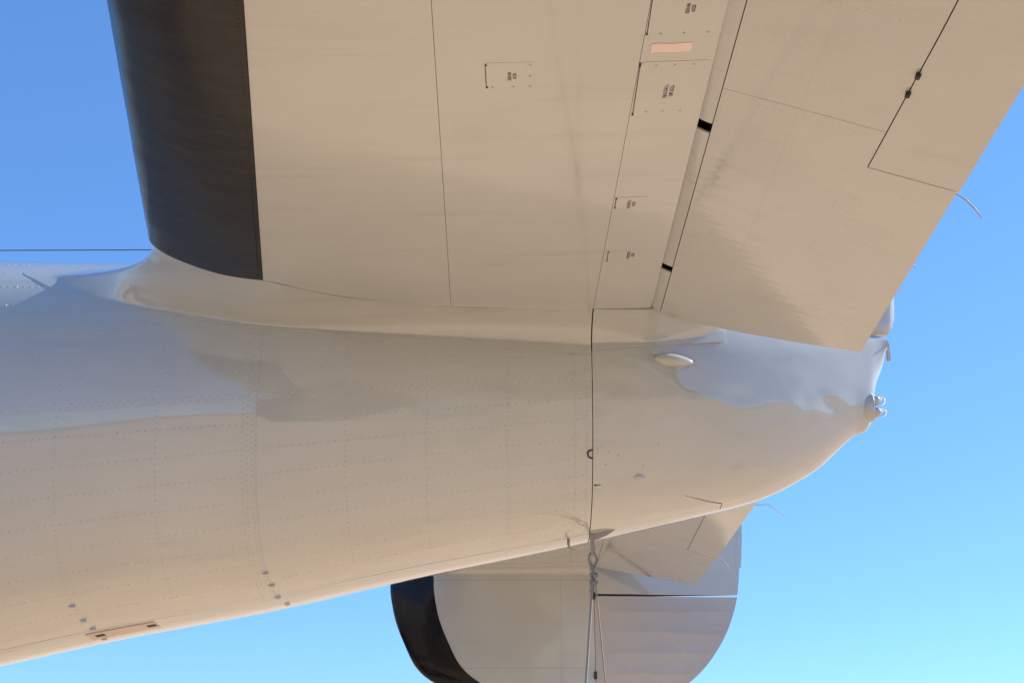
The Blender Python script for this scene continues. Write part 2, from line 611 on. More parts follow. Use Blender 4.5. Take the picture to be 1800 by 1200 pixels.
# ------------------------------------------------------------------ stabilizers
ZS, HX = 2.830, 0.332
def le_x(e): return -0.944 + 0.2035 * (e - 0.748)
def boot_x(e): return -0.651 + 0.165 * (e - 0.743)
def s1_x(e): return -0.192 + 0.032 * (e - 0.617)
def s2_x(e): return 0.179 + 0.0186 * (e - 0.52)
yr = hermite([-1.0, -.944, -.651, -.53, -.414, -.183, .0, .179, .34], [.748, .748, .743, .672, .620, .558, .535, .521, .512])
TH = hermite([0, .0015, .006, .016, .039, .074, .11, .156, .226, .33, .47, .8, 1.0], [0, .0075, .0155, .0275, .047, .068, .086, .1035, .1165, .121, .121, .114, .1065])
def half_t(x, e):
    k = (x - le_x(e)) / (HX - le_x(e))
    return TH(max(0, min(1, k))) * (1 - 0.10 * (max(e, 0) - .6) / 2.4)
def mirror_tilt(e):
    # slight fall towards the tip, shaped to shift the mirrored fuselage edge
    return 0.010 - 0.024 * (min(max(e, 0.3), 2.0) - 0.5)
def stab_pt(x, e, side, low=True):
    return np.array([x, side * e, ZS + mirror_tilt(e) + (-1 if low else 0.6) * half_t(x, e)])

def stab_disp(p, s, t):
    return nz3((p[0], p[1] * 0.6, p[2]), 2.2, 5.0) * 0.0013 + nz3(p, 7.0, 1.0) * 0.00022

G = 0.00045     # half of a skin joint
def build_stabilizer(side):
    flip_low = side > 0
    # core
    rings = []
    for e in np.linspace(0.30, 3.02, 24):
        r = []
        for q in np.concatenate([np.linspace(1, 0, 24), np.linspace(0, 1, 24)[1:]]):
            pass
        qs = [k / 22 for k in range(22, 0, -1)]
        ring = []
        for q in qs:
            x = le_x(e) + 0.01 + (HX - 0.012 - le_x(e) - 0.01) * q * q
            ring.append((x, side * e, ZS + mirror_tilt(e) + max(0.001, 0.6 * half_t(x - 0.004, e) - 0.006)))
        ring.append((le_x(e) + 0.009, side * e, ZS + mirror_tilt(e)))
        for q in qs[::-1]:
            x = le_x(e) + 0.01 + (HX - 0.012 - le_x(e) - 0.01) * q * q
            ring.append((x, side * e, ZS + mirror_tilt(e) - max(0.001, half_t(x - 0.004, e) - 0.006)))
        rings.append(ring)
    st = loft('stabilizer', rings, M['recess'], plane)
    # de-icing boot round the leading edge
    def boot(s, t):
        e0, e1 = 0.748, 2.985
        e = e0 + (e1 - e0) * s
        q = 2 * t - 1
        x = le_x(e) + (boot_x(e) - G - le_x(e)) * q * q
        return stab_pt(x, e, side, q >= 0)
    def boot_disp(p, s, t):
        return 0.0016 + nz3((p[0] * 0.5, p[1] * 5, p[2]), 6.0, 4.0) * 0.0006 + nz3(p, 3.0, 9.0) * 0.0012
    bo = panel('deicing_boot', boot, 110, 64, M['boot'], st, h=0.0, depth=0.005, flip=not flip_low, disp=boot_disp)
    # underside skins
    def strip(xa, xb, e1=2.985):
        def f(s, t):
            e_out = e1
            # walk the inboard edge along the root curve
            xr = None
            e0 = 0.6
            for _ in range(6):
                x = xa(e0) + (xb(e0) - xa(e0)) * t
                e0 = yr(x)
            e = e0 + (e_out - e0) * s
            x = xa(e) + (xb(e) - xa(e)) * t
            return stab_pt(x, e, side, True)
        return f
    edges = [lambda e: boot_x(e) + G, lambda e: s1_x(e) - G, lambda e: s1_x(e) + G, lambda e: s2_x(e) - G, lambda e: s2_x(e) + G, lambda e: HX]
    for k, (nt, hh) in enumerate(((30, 0.0), (26, 0.0003), (14, 0.0))):
        panel('skin_panel', strip(edges[2 * k], edges[2 * k + 1]), 90, nt, M['stab'], st, h=hh, depth=0.006, flip=not flip_low, disp=stab_disp)
    # upper skin
    def upper(s, t):
        e = 0.16 + (2.985 - 0.16) * s
        x = boot_x(e) + G + (HX + 0.075 - boot_x(e) - G) * t
        return stab_pt(x, e, side, False)
    panel('skin_panel', upper, 30, 30, M['stab'], st, h=0.0, depth=0.006, flip=flip_low)
    return st

stabs = {s: build_stabilizer(s) for s in (-1, 1)}
near_stab = stabs[-1]

def under(x, e, out=0.0, side=-1):
    p = stab_pt(x, e, side, True)
    return np.array([p[0], p[1], p[2] - out + (-stab_disp(p, 0, 0))])

# small rivets along the rear spar and the boot edge
items = []
nd_ = (0, 0, -1)
for side in (-1, 1):
    for e in np.arange(0.78, 2.95, 0.013):
        items.append((under(boot_x(e) - 0.010, e, 0.0016, side), nd_, 0.0022))
rivets('rivets', items, M['boot'], near_stab, h=0.0009)
items = []
for e in np.arange(0.56, 2.95, 0.021):
    for xx in (s2_x(e) + 0.010, HX - 0.012):
        items.append((under(xx, e, 0.0), nd_, 0.0017))
for xx in np.arange(-.60, .18, .024):
    items.append((under(xx, yr(xx) + 0.03, 0.0), nd_, 0.0018))
rivets('rivets', items, M['stab'], near_stab, h=0.0004)

# span stations of the small fittings, shifted to suit the tilted surface
def span_at(e):
    return e + 0.041 * (e - 0.917)
# access panels (corner points in x, span), rounded outline
def access_panel(x0, x1, e0, e1, cut=0.006, h=0.0008, mat='stab', screws=(), name='access_panel', skew=0.0):
    e0, e1 = span_at(e0), span_at(e1)
    screws = [(a, span_at(b)) for a, b in screws]
    def edge(n_=5):
        pts = []
        for (cx, ce, a0) in ((x1 - cut, e1 - cut, 0), (x0 + cut, e1 - cut, 90), (x0 + cut, e0 + cut, 180), (x1 - cut, e0 + cut, 270)):
            for k in range(n_):
                a = rad(a0 + 90 * k / (n_ - 1))
                pts.append((cx + cut * math.cos(a) + skew * (ce - e0), ce + cut * math.sin(a)))
        return pts
    pts = edge()
    n = len(pts)
    cx = sum(p[0] for p in pts) / n
    ce = sum(p[1] for p in pts) / n
    verts = [tuple(under(x, e, h)) for x, e in pts] + [tuple(under(x, e, -0.003)) for x, e in pts] + [tuple(under(cx, ce, h))]
    faces, sm = [], []
    for k in range(n):
        k2 = (k + 1) % n
        faces.append([k, k2, 2 * n]); sm.append(False)
        faces.append([k, n + k, n + k2, k2]); sm.append(False)
    o = mesh_obj(name, verts, faces, M[mat], near_stab, sm)
    # the open joint along the forward edge
    g = 0.0008
    for (xa, ea, xb, eb, w) in ((x0 - g * 2, e0 + cut, x0 - g * 0.2, e1 - cut, 1),):
        vs = [tuple(under(a, b, 0.0007)) for a, b in ((xa + skew * (ea - e0), ea), (xb + skew * (ea - e0), ea), (xb + skew * (eb - e0), eb), (xa + skew * (eb - e0), eb))]
        mesh_obj('panel_joint', vs, [[0, 1, 2, 3]], M['recess'], near_stab, False)
    for (sx, se) in screws:
        p = under(sx, se, h)
        vs = [tuple(np.array(p) + np.array([0.0021 * math.cos(a), 0.0021 * math.sin(a), -0.0004])) for a in np.linspace(0, 2 * math.pi, 10, endpoint=False)]
        mesh_obj('screw', vs, [list(range(10))[::-1]], M['steel'], near_stab, False)
    return o

def notch(x, e, w=0.0035, l=0.006):
    e = span_at(e)
    vs = [tuple(under(x + a * w, e + b * l, 0.0014)) for a, b in ((-.5, -.5), (.5, -.5), (.5, .5), (-.5, .5))]
    mesh_obj('finger_notch', vs, [[0, 1, 2, 3]], M['recess'], near_stab, False)

def stencil(lines, x, e, size, width=0.62):
    e = span_at(e)
    for k, txt in enumerate(lines):
        cu = bpy.data.curves.new('stencil', 'FONT')
        cu.body = txt
        cu.size = size
        cu.align_x = 'CENTER'
        cu.align_y = 'CENTER'
        cu.offset = size * 0.018
        cu.resolution_u = 3
        tmp = bpy.data.objects.new('tmp', cu)
        COL.objects.link(tmp)
        bpy.context.view_layer.update()
        me = bpy.data.meshes.new_from_object(tmp)
        bpy.data.objects.remove(tmp)
        xx = x + k * size * 1.02
        z0 = under(xx, e, 0.0012)[2]
        for v in me.vertices:
            tx, ty = v.co.x * width, v.co.y
            v.co = Vector((xx - ty, -e - tx, z0))
        link('stencil_lettering', me, M['stencil'], near_stab)

access_panel(-.068, .018, 1.637, 1.724, screws=((-.058, 1.645), (.01, 1.645), (.01, 1.68), (.01, 1.716), (-.02, 1.645)))
notch(-.0675, 1.645); notch(-.0675, 1.718)
stencil(['IDLER ARM', 'ACCESS'], -.0265, 1.680, 0.0090)
access_panel(.208, .329, 1.791, 1.97, screws=((.23, 1.80), (.27, 1.80), (.31, 1.80)), cut=0.012)
notch(.2065, 1.80)
stencil(['IDLER ARM', 'ACCESS'], .268, 1.870, 0.0092)
access_panel(.2045, .3285, 1.529, 1.713, screws=((.232, 1.702), (.265, 1.702), (.298, 1.702), (.228, 1.544), (.259, 1.544), (.292, 1.544)), cut=0.008)
notch(.2035, 1.536, l=0.008); notch(.2035, 1.705, l=0.014)
stencil(['TAB ACTUATING', 'UNIT ACCESS'], .258, 1.616, 0.0105)
access_panel(.197, .266, 1.132, 1.187, screws=())
notch(.1965, 1.139); notch(.1965, 1.181, l=0.009)
stencil(['TAB CONTROL', 'ACCESS'], .226, 1.155, 0.0100)
access_panel(.197, .266, .848, .906, screws=(), h=0.0004)
notch(.1965, .852); notch(.1965, .902)
stencil(['TAB CONTROL', 'ACCESS'], .246, .880, 0.0100)
# unpainted strip between two panels
def patch(s, t):
    x = .218 + .070 * s + 0.0006 * math.sin(40 * t)
    e = 1.743 + .026 * t + 0.0009 * math.sin(s * 9)
    return under(x, span_at(e))
panel('bare_patch', patch, 16, 8, M['bare'], near_stab, h=0.0012, depth=0.002, flip=False)

# ------------------------------------------------------------------ elevators (hanging down)
DR = rad(18)
EC, ES = math.cos(DR), math.sin(DR)
EX0, EZ0 = 0.336, 2.722
def elev_pt(rho, e, side, n=0.0):
    # n > 0 : outwards through the underside
    return np.array([EX0 + rho * EC - n * ES, side * e, EZ0 + mirror_tilt(e) - rho * ES - n * EC])
EN = {-1: Vector((-ES, 0, -EC)), 1: Vector((-ES, 0, -EC))}
e_in = hermite([0, .055, .22, .525, .6], [.480, .484, .519, .627, .66])
e_out = hermite([0, .1, .5, .6], [2.965, 2.90, 2.62, 2.56])
def rho_te(e, side):
    return (.533 - .043 * (e - .6)) if side < 0 else (.535 - .016 * (e - .6))
TAB = {-1: (.322, 1.535, 2.42), 1: (.385, 0.95, 1.95)}
def elev_th(r): return max(0.007, 0.135 * (1 - r / 0.56))

def build_elevator(side):
    fl = side < 0
    tl, t0, t1 = TAB[side]
    # inner structure
    rings = []
    for k in range(30):
        w = k / 29
        ring = []
        R_ = [0.030, 0.12, 0.25, 0.40]
        low, up = [], []
        for r in R_:
            a, b = e_in(r) + 0.01, e_out(r) - 0.01
            e = a + (b - a) * w
            rr = min(r, rho_te(e, side) - 0.05)
            low.append(tuple(elev_pt(rr, e, side, -0.006)))
            up.append(tuple(elev_pt(rr, e, side, -elev_th(rr) + 0.006)))
        rings.append(low + up[::-1])
    el = loft('elevator', rings, M['recess'], plane, smooth=False)
    def disp(p, s, t):
        return nz3((p[0] * .6, p[1], p[2]), 4.0, 2.0 + side) * 0.0005 + nz3((p[0] * 1.5, p[1] * 5, p[2]), 4.0, 6.0) * 0.00026 + nz3((p[0] * 1.0, p[1] * 9, p[2]), 5.0, 9.0) * 0.00008
    # underside skins: fore and aft of the rear spar line, inboard and outboard of a chordwise joint
    sp = 0.30
    ej = 1.67 if side < 0 else 2.2
    def patchfn(r0, r1, ea, eb):
        def f(s, t):
            r0_, r1_ = (r0, r1)
            r = r0
            # t runs chordwise
            for _ in range(3):
                a = ea(r) if callable(ea) else ea
                b = eb(r) if callable(eb) else eb
                e = a + (b - a) * s
                rr1 = rho_te(e, side) if r1 is None else (r1(e) if callable(r1) else r1)
                r = r0 + (rr1 - r0) * t
            return elev_pt(r, e, side)
        return f
    g = 0.0012
    ep = 0.0035 if side < 0 else 0.006
    panel('skin_panel', patchfn(0.0232, None, e_in, t0 - ep), 70, 30, M['elev'], el, depth=0.007, flip=fl, disp=disp)
    if side < 0:
        panel('skin_panel', patchfn(0.0232, tl, t0 - ep, ej - g * .5), 8, 20, M['elev'], el, depth=0.005, flip=fl, disp=disp)
        panel('skin_panel', patchfn(0.0232, tl, ej + g * .5, t1 + ep), 24, 20, M['elev'], el, depth=0.005, flip=fl, disp=disp)
    else:
        panel('skin_panel', patchfn(0.0232, tl, t0 - ep, t1 + ep), 24, 20, M['elev'], el, depth=0.005, flip=fl, disp=disp)
    panel('skin_panel', patchfn(0.0232, None, t1 + ep, e_out), 50, 30, M['elev'], el, depth=0.007, flip=fl, disp=disp)
    # trim tab
    tb = panel('trim_tab', patchfn(tl + 0.002, lambda e: rho_te(e, side) + 0.003, t0, t1), 34, 12, M['elev'], el, h=0.0005, depth=0.006, flip=fl, disp=disp)
    for ee in ((1.81, 1.87) if side < 0 else ()):
        p = elev_pt(tl + 0.001, ee, side, 0.004)
        box('tab_hinge', p, (0.008, 0.012, 0.008), M['recess'], el, rot=Matrix.Rotation(DR, 3, 'Y').to_euler(), bev=0.001)
    # nose strip between stabilizer and elevator skins, broken at the hinge cut-outs
    cuts = [(.486, .775), (.811, 1.494), (1.532, 2.16), (2.195, 2.93)]
    for (a, b) in cuts:
        def nf(s, t, a=a, b=b):
            r = -0.008 + (0.0215 + 0.008) * t
            q = (0.0215 - r)
            return elev_pt(r, a + (b - a) * s, side, -0.0018 - q * q / (2 * 0.085))
        panel('nose_panel', nf, max(4, int((b - a) / .03)), 8, M['elev'], el, depth=0.004, flip=fl)
    # upper skin
    def upf(s, t):
        r = 0.01
        for _ in range(3):
            e = e_in(r) + (e_out(r) - e_in(r)) * s
            r = 0.01 + (rho_te(e, side) - 0.01) * t
        return elev_pt(r, e, side, -elev_th(r))
    panel('skin_panel', upf, 30, 12, M['elev'], el, depth=0.006, flip=not fl)
    # dark sheets added inside the gap: block the sky, stand in for shade
    def nclose(s, t):
        e = .20 + (2.96 - .20) * s
        return elev_pt(0.024, e, side, -0.012 - 0.19 * t)
    panel('gap_blind', nclose, 8, 10, M['recess'], el, depth=0, flip=fl)
    def nfloor(s, t):
        e = .20 + (2.96 - .20) * s
        return elev_pt(-0.012 + 0.07 * t, e, side, -0.028)
    panel('gap_blind', nfloor, 8, 2, M['recess'], el, depth=0, flip=fl)
    # flush rivet rows
    items = []
    def rv(r, e):
        q = elev_pt(r, e, side, 0.0)
        items.append((q + np.array([-ES, 0, -EC]) * disp(q, 0, 0), EN[side]))
    for e in np.arange(.66, 2.85, .012):
        rv(.029, e)
        if side < 0:
            rv(.165, e + .004)
    for e in np.arange(.66, 2.85, .0165):
        if e < t0 or e > t1:
            rv(.30, e)
    if side < 0:
        for k, e in enumerate(np.arange(.70, 2.6, .118)):
            for r in np.arange(.055, .29, .0135):
                rv(r, e)
        for k, e in enumerate(np.arange(.70, 1.5, .058)):
            for r in np.arange(.33, .47, .0135):
                rv(r, e)
    rivets('rivets', items, M['elev'], el, r=0.0017, h=0.00045)
    return el

elev = {s: build_elevator(s) for s in (-1, 1)}
near_el, far_el = elev[-1], elev[1]
def wick(pts, parent, base=True):
    tube('static_wick', pts, [0.0022] + [0.0017] * (len(pts) - 2) + [0.0012], M['wick'], parent, seg=6)
wick([(.780, -1.495, 2.583), (.800, -1.495, 2.576), (.815, -1.495, 2.571), (.832, -1.495, 2.558), (.846, -1.495, 2.541), (.858, -1.495, 2.520)], near_el)
wick([(.808, -1.165, 2.575), (.824, -1.165, 2.568), (.832, -1.165, 2.562)], near_el)
wick([(.815, 2.03, 2.571), (.838, 2.03, 2.563), (.862, 2.03, 2.551), (.884, 2.03, 2.525), (.900, 2.03, 2.488)], far_el)
wick([(.83, 1.05, 2.574), (.86, 1.05, 2.566), (.90, 1.05, 2.568), (.965, 1.05, 2.520)], far_el)

# ------------------------------------------------------------------ root fairings
# (stab x, low?, fuselage x, fuselage z)
FR = [(-.20, 0, -.36, 2.975), (-.60, 0, -.82, 2.975), (-.84, 0, -1.10, 2.968), (-.925, 0, -1.27, 2.94), (-.944, 1, -1.392, 2.90),
      (-.930, 1, -1.353, 2.861), (-.900, 1, -1.240, 2.796), (-.845, 1, -1.110, 2.755), (-.755, 1, -.943, 2.723), (-.651, 1, -.735, 2.687),
      (-.53, 1, -.56, 2.672), (-.414, 1, -.43, 2.662), (-.183, 1, -.19, 2.652), (.0, 1, .0, 2.650), (.1775, 1, .1775, 2.650)]
FR2 = [(.1812, 1, .1812, 2.658), (.26, 1, .26, 2.674), (.34, 1, .34, 2.688), (.42, 1, .42, 2.700), (.49, 1, .49, 2.712), (.56, 1, .56, 2.724)]

def catmull(pts, n):
    pts = [np.array(p, float) for p in pts]
    out = []
    for i in range(len(pts) - 1):
        p0, p1, p2, p3 = pts[max(i - 1, 0)], pts[i], pts[i + 1], pts[min(i + 2, len(pts) - 1)]
        for k in range(n):
            t = k / n
            out.append(0.5 * ((2 * p1) + (-p0 + p2) * t + (2 * p0 - 5 * p1 + 4 * p2 - p3) * t * t + (-p0 + 3 * p1 - 3 * p2 + p3) * t ** 3))
    out.append(pts[-1])
    return out

def fairing(name, side, table, parent, mat, aft=False):
    # control curves in (x,y,z) for stab edge, corner, fuselage edge
    E1, CO, E0 = [], [], []
    for (xs_, low, xf, zf) in table:
        e = yr(xs_)
        if aft:
            k = min(1.0, max(0.0, (xs_ - .34) / .22))
            e = e * (1 - k) + (yf(xs_, 2.70) + 0.004) * k
            z1 = 2.730 + 0.05 * k
            e -= 0.0075 * (1 - k)
        else:
            z1 = stab_pt(max(xs_, -.944), e, side, bool(low))[2]
        E1.append((xs_, e - 0.002, z1))
        c_ = np.array((xs_, yf(xs_, z1), z1))
        b_ = np.array((xf, yf(xf, zf), zf))
        CO.append(tuple(c_))
        E0.append(tuple(b_))
    n = 7
    E1, CO, E0 = catmull(E1, n), catmull(CO, n), catmull(E0, n)
    N1 = len(E1) - 1
    def fn(s, t):
        i = int(round(s * N1))
        w = t
        a, c, b = E0[i], CO[i], E1[i]
        c1, c2 = a + 0.60 * (c - a), b + 0.44 * (c - b)
        p = a * (1 - w) ** 3 + c1 * 3 * w * (1 - w) ** 2 + c2 * 3 * w * w * (1 - w) + b * w ** 3
        x, y, z = p
        zz = min(max(z, fZB(x) + .01), fZT(x) - 0.002)
        lim = yf(x, zz) + 0.0058
        if y < lim:
            y = lim
        return np.array([x, side * y, z])
    return panel(name, fn, N1, 34, mat, parent, h=0.0, depth=0.0045, flip=side > 0)

fairs = {}
for side in (-1, 1):
    fairs[side] = fairing('root_fairing', side, FR, plane, M['paint'])

# screws along the near fairing
def fair_screws(parent):
    for k, (x, dz, big) in enumerate(((-.79, .006, 1), (-.70, .008, 1), (-.655, .003, 0), (-.58, .006, 0), (-.52, .004, 1), (-.47, .006, 0), (-.45, .012, 1), (-.39, .008, 1), (-.36, .004, 0),
                                      (-.31, .006, 1), (-.26, .004, 0), (-.21, .008, 0), (-.15, .006, 1), (-.09, .006, 0), (-.03, .006, 0), (.03, .006, 0), (.09, .006, 0), (.14, .006, 1))):
        z = FAIR_LOW(x) + dz + 0.006
        y = yf(x, z) + 0.0054
        n = Vector(fus_n(x, phi_at(x, z)))
        p = Vector((x, -y, z))
        a = n.cross(Vector((1, 0, 0))).normalized()
        b = n.cross(a)
        r = 0.0052 if big else 0.0030
        vs = []
        for rr, hh in ((1, -.002), (1, .0008), (.62, .0012), (.45, .0003), (.0, .0002)):
            m_ = 12 if rr > 0 else 1
            for q in range(m_):
                t = 2 * math.pi * q / m_
                vs.append(tuple(p + (a * math.cos(t) + b * math.sin(t)) * r * rr + n * hh))
        fs = []
        for L_ in range(3):
            for q in range(12):
                q2 = (q + 1) % 12
                fs.append([L_ * 12 + q, L_ * 12 + q2, L_ * 12 + 12 + q2, L_ * 12 + 12 + q])
        for q in range(12):
            fs.append([36 + q, 36 + (q + 1) % 12, 48])
        mesh_obj('screw', vs, fs, M['paint'], parent, True)
fair_screws(fairs[-1])

# ------------------------------------------------------------------ tail cone
xs = list(np.linspace(0.175, 0.9, 24)) + list(np.linspace(0.93, 1.088, 12))
cone_core = loft('tail_cone', [fus_ring(x, min(0.007, fA(x) * 0.5), 48) for x in xs], M['recess'], plane)
def cone_disp(p, s, t):
    fade = min(1, fA(p[0]) / 0.08)
    band = math.exp(-((p[2] - (2.52 + 0.06 * p[0])) / 0.07) ** 2)
    return fade * (nz3((p[0] * .7, p[1], p[2]), 6.0, 4.4) * 0.0032 * (0.30 + 1.3 * band) + nz3((p[0], p[1], p[2] * 1.4), 14.0, 7.7) * 0.0019 * (0.08 + 1.2 * band) + nz3((p[0] * 6.5, p[1] * 3, p[2] * 19), 1.0, 5.0) * 0.0028 * (0.04 + band))
def cone_fn(side, p0, p1, x0=0.1815, x1=1.128):
    def f(s, t):
        x = x0 + (x1 - x0) * s
        return fus(x, p0 + (p1 - p0) * t, side)
    return f
# upper shell and the lower hinged door, split along a chordwise joint
PJ = hermite([.18, .31, .439, .56], [rad(-50), rad(-53), rad(-65), rad(-80)])
def cone_var(side, top, x0, x1):
    def f(s, t):
        x = x0 + (x1 - x0) * s
        pa, pb = (rad(89.9), PJ(x)) if top else (PJ(x) - 0.0025, rad(-89.9))
        return fus(x, pa + (pb - pa) * t, side)
    return f
for side in (-1, 1):
    d = cone_disp if side < 0 else None
    panel('cone_shell', cone_fn(side, rad(89.9), rad(-89.9), .1805, 1.0925), 96, 120, M['cone'], cone_core, h=0.0, depth=0.006, flip=side < 0, disp=d)
def joint(pts, w0, w1):
    # a narrow open joint between two skins, tapering from w0 to w1
    verts, faces = [], []
    n_ = len(pts)
    for k, (x, ph) in enumerate(pts):
        w = (w0 + (w1 - w0) * k / (n_ - 1)) / 2
        a, b = pts[max(k - 1, 0)], pts[min(k + 1, n_ - 1)]
        t = Vector(fus(b[0], b[1]) - fus(a[0], a[1])).normalized()
        n = Vector(fus_n(x, ph))
        q = n.cross(t)
        p = Vector(fus(x, ph)) + n * (0.0007 + cone_disp(fus(x, ph), 0, 0))
        verts += [tuple(p + q * w), tuple(p - q * w)]
    for k in range(n_ - 1):
        faces.append([2 * k, 2 * k + 1, 2 * k + 3, 2 * k + 2])
    mesh_obj('door_joint', verts, faces, M['recess'], cone_core)
joint([(.183 + .022 * k / 8, PJ(.183 + .022 * k / 8)) for k in range(9)], .005, .0006)
joint([(.440 + .118 * k / 12, PJ(.440 + .118 * k / 12)) for k in range(13)], .0007, .0028)
joint([(.559, PJ(.559) - (PJ(.559) + rad(88)) * k / 8) for k in range(9)], .0012, .0022)
cf = fairing('cone_fairing', -1, FR2, cone_core, M['cone'], aft=True)
fairing('cone_fairing', 1, FR2, cone_core, M['cone'], aft=True)

# cap piece above the end of the cone
def cap_ring(z, k):
    x0, x1 = 0.78 + 0.02 * k, 1.118 + 0.022 * k - (0.022 * max(0, 1 - k * 4) ** 2)
    out = []
    for q in np.linspace(0, 1, 14):
        x = x0 + (x1 - x0) * q
        out.append((x, -(0.004 + 0.05 * (1 - q) ** 0.8), z + 0.055 * (1 - q) * (1 - k)))
    for q in np.linspace(1, 0, 14):
        x = x0 + (x1 - x0) * q
        out.append((x, (0.004 + 0.05 * (1 - q) ** 0.8), z + 0.055 * (1 - q) * (1 - k)))
    return out
loft('cone_cap', [cap_ring(2.842 + 0.24 * k, k) for k in np.linspace(0, 1, 10)], M['paint'], cone_core)

# teardrop blister
def on_cone(x, z):
    ph = phi_at(x, z)
    return Vector(fus(x, ph)), Vector(fus_n(x, ph))
def blister(name, x0, x1, z, hw, hh, parent, mat, tail=0.65):
    verts, faces = [], []
    NS, NT = 24, 14
    for i in range(NS + 1):
        s = i / NS
        x = x0 + (x1 - x0) * s
        prof = (s ** 0.5) * (1 - s) ** tail * 1.75
        prof = min(prof, 1.05)
        for j in range(NT + 1):
            t = -1 + 2 * j / NT
            p, n = on_cone(x, z + t * hw * prof)
            verts.append(tuple(p + n * (hh * prof * max(0, 1 - t * t) ** 0.5 - 0.0012)))
    for i in range(NS):
        for j in range(NT):
            a = i * (NT + 1) + j
            faces.append([a, a + NT + 1, a + NT + 2, a + 1][::-1])
    return mesh_obj(name, verts, faces, mat, parent)
blister('blister', .350, .466, 2.651, 0.0235, 0.026, cone_core, M['paint'])
# flange ring round the blister
fl = []
for k in range(40):
    a = 2 * math.pi * k / 40
    x = .408 + .070 * math.cos(a)
    z = 2.649 + .029 * math.sin(a) * (1 if math.cos(a) < 0.2 else max(0.15, 1 - (math.cos(a) - 0.2) * 1.0))
    p, n = on_cone(x, z)
    fl.append(p - n * 0.0006)
tube('blister_flange', fl + [fl[0]], 0.0012, M['cone'], cone_core, seg=6, cap=False)
blister('scoop', .292, .322, 2.338, 0.008, 0.011, cone_core, M['paint'], tail=0.25)
# half-ring fasteners at the cone joint
for (x, z) in ((.1765, 2.690), (.1745, 2.383)):
    pts = []
    for k in range(13):
        a = rad(75 + 210 * k / 12)
        xx, zz = x + 0.0095 * math.cos(a), z + 0.0095 * math.sin(a)
        ph = phi_at(xx, zz)
        pts.append(Vector(fus(xx, ph)) + Vector(fus_n(xx, ph)) * 0.0028)
    tube('latch_ring', pts, 0.0021, M['recess'], cone_core, seg=6)
# a few dimples and fasteners on the cone
items = []
for (x, z) in ((.205, 2.70), (.218, 2.68), (.205, 2.672), (.25, 2.665), (.235, 2.69), (.30, 2.69), (.47, 2.655), (.47, 2.575), (.205, 2.40), (.225, 2.39), (.25, 2.385), (.215, 2.36), (.192, 2.395), (.32, 2.365), (.36, 2.42)):
    p, n = on_cone(x, z)
    items.append((p + n * 0.0006, n, 0.0036))
for d in np.arange(-48, -5, 3.1):
    p, n = Vector(fus(.192, rad(d))), Vector(fus_n(.192, rad(d)))
    items.append((p, n, 0.0026))
rivets('rivets', items, M['cone'], cone_core, h=0.0008)

# tail lamps in a round housing
def housing():
    verts, faces = [], []
    NS, NT = 12, 20
    for i in range(NS + 1):
        s = i / NS
        x = 0.972 + 0.050 * s
        r = 0.047 * math.sqrt(max(0, 1 - (1 - s) ** 2))
        for j in range(NT):
            t = 2 * math.pi * j / NT
            verts.append((x, -0.034 + 0.62 * r * math.cos(t), 2.604 + r * 0.93 * math.sin(t)))
    for i in range(NS):
        for j in range(NT):
            k = (j + 1) % NT
            faces.append([i * NT + j, i * NT + k, (i + 1) * NT + k, (i + 1) * NT + j])
    faces.append([NS * NT + j for j in range(NT)])
    return mesh_obj('lamp_housing', verts, faces, M['paint'], cone_core, [True] * (len(faces) - 1) + [False])
hs = housing()
for z in (2.623, 2.587):
    def ring(x, r): return [(x, -0.040 + r * math.cos(t), z + r * math.sin(t)) for t in np.linspace(0, 2 * math.pi, 16, endpoint=False)]
    loft('tail_lamp', [ring(1.018, .0155), ring(1.036, .0155), ring(1.040, .0135)], M['paint'], cone_core)
    loft('lamp_lens', [ring(1.0405, .0125), ring(1.050, .0125), ring(1.056, .010), ring(1.059, .005)], M['glass'], cone_core)
# little notch plate on the trailing edge of the cone
box('edge_plate', (1.094, 0, 2.79), (0.012, 0.012, 0.06), M['paint'], cone_core, bev=0.002)

# tie-down blade and hook under the joint
def blade():
    verts, faces = [], []
    N_ = 16
    for i in range(N_ + 1):
        s = i / N_
        x = .180 + .075 * s
        hgt = 0.019 * (1 - s ** 2.5)
        zb = fZB(x)
        w = 0.005 * (1 - s ** 3) + 0.0006
        verts += [(x, -w - .055, zb + 0.012), (x, -w * .4 - .055, zb + .004 - hgt), (x, w * .4 - .055, zb + .004 - hgt), (x, w - .055, zb + 0.012)]
    for i in range(N_):
        for k in range(3):
            faces.append([i * 4 + k, i * 4 + k + 1, i * 4 + k + 5, i * 4 + k + 4])
    faces.append([0, 1, 2, 3])
    return mesh_obj('tie_down_lug', verts, faces, M['strap'], fuselage, False)
blade()
tube('drain_hook', [(.120, -.06, 2.215), (.119, -.062, 2.196), (.121, -.064, 2.186), (.128, -.064, 2.181), (.136, -.064, 2.178)], [.004, .004, .003, .002, .002], M['steel'], fuselage, seg=6)

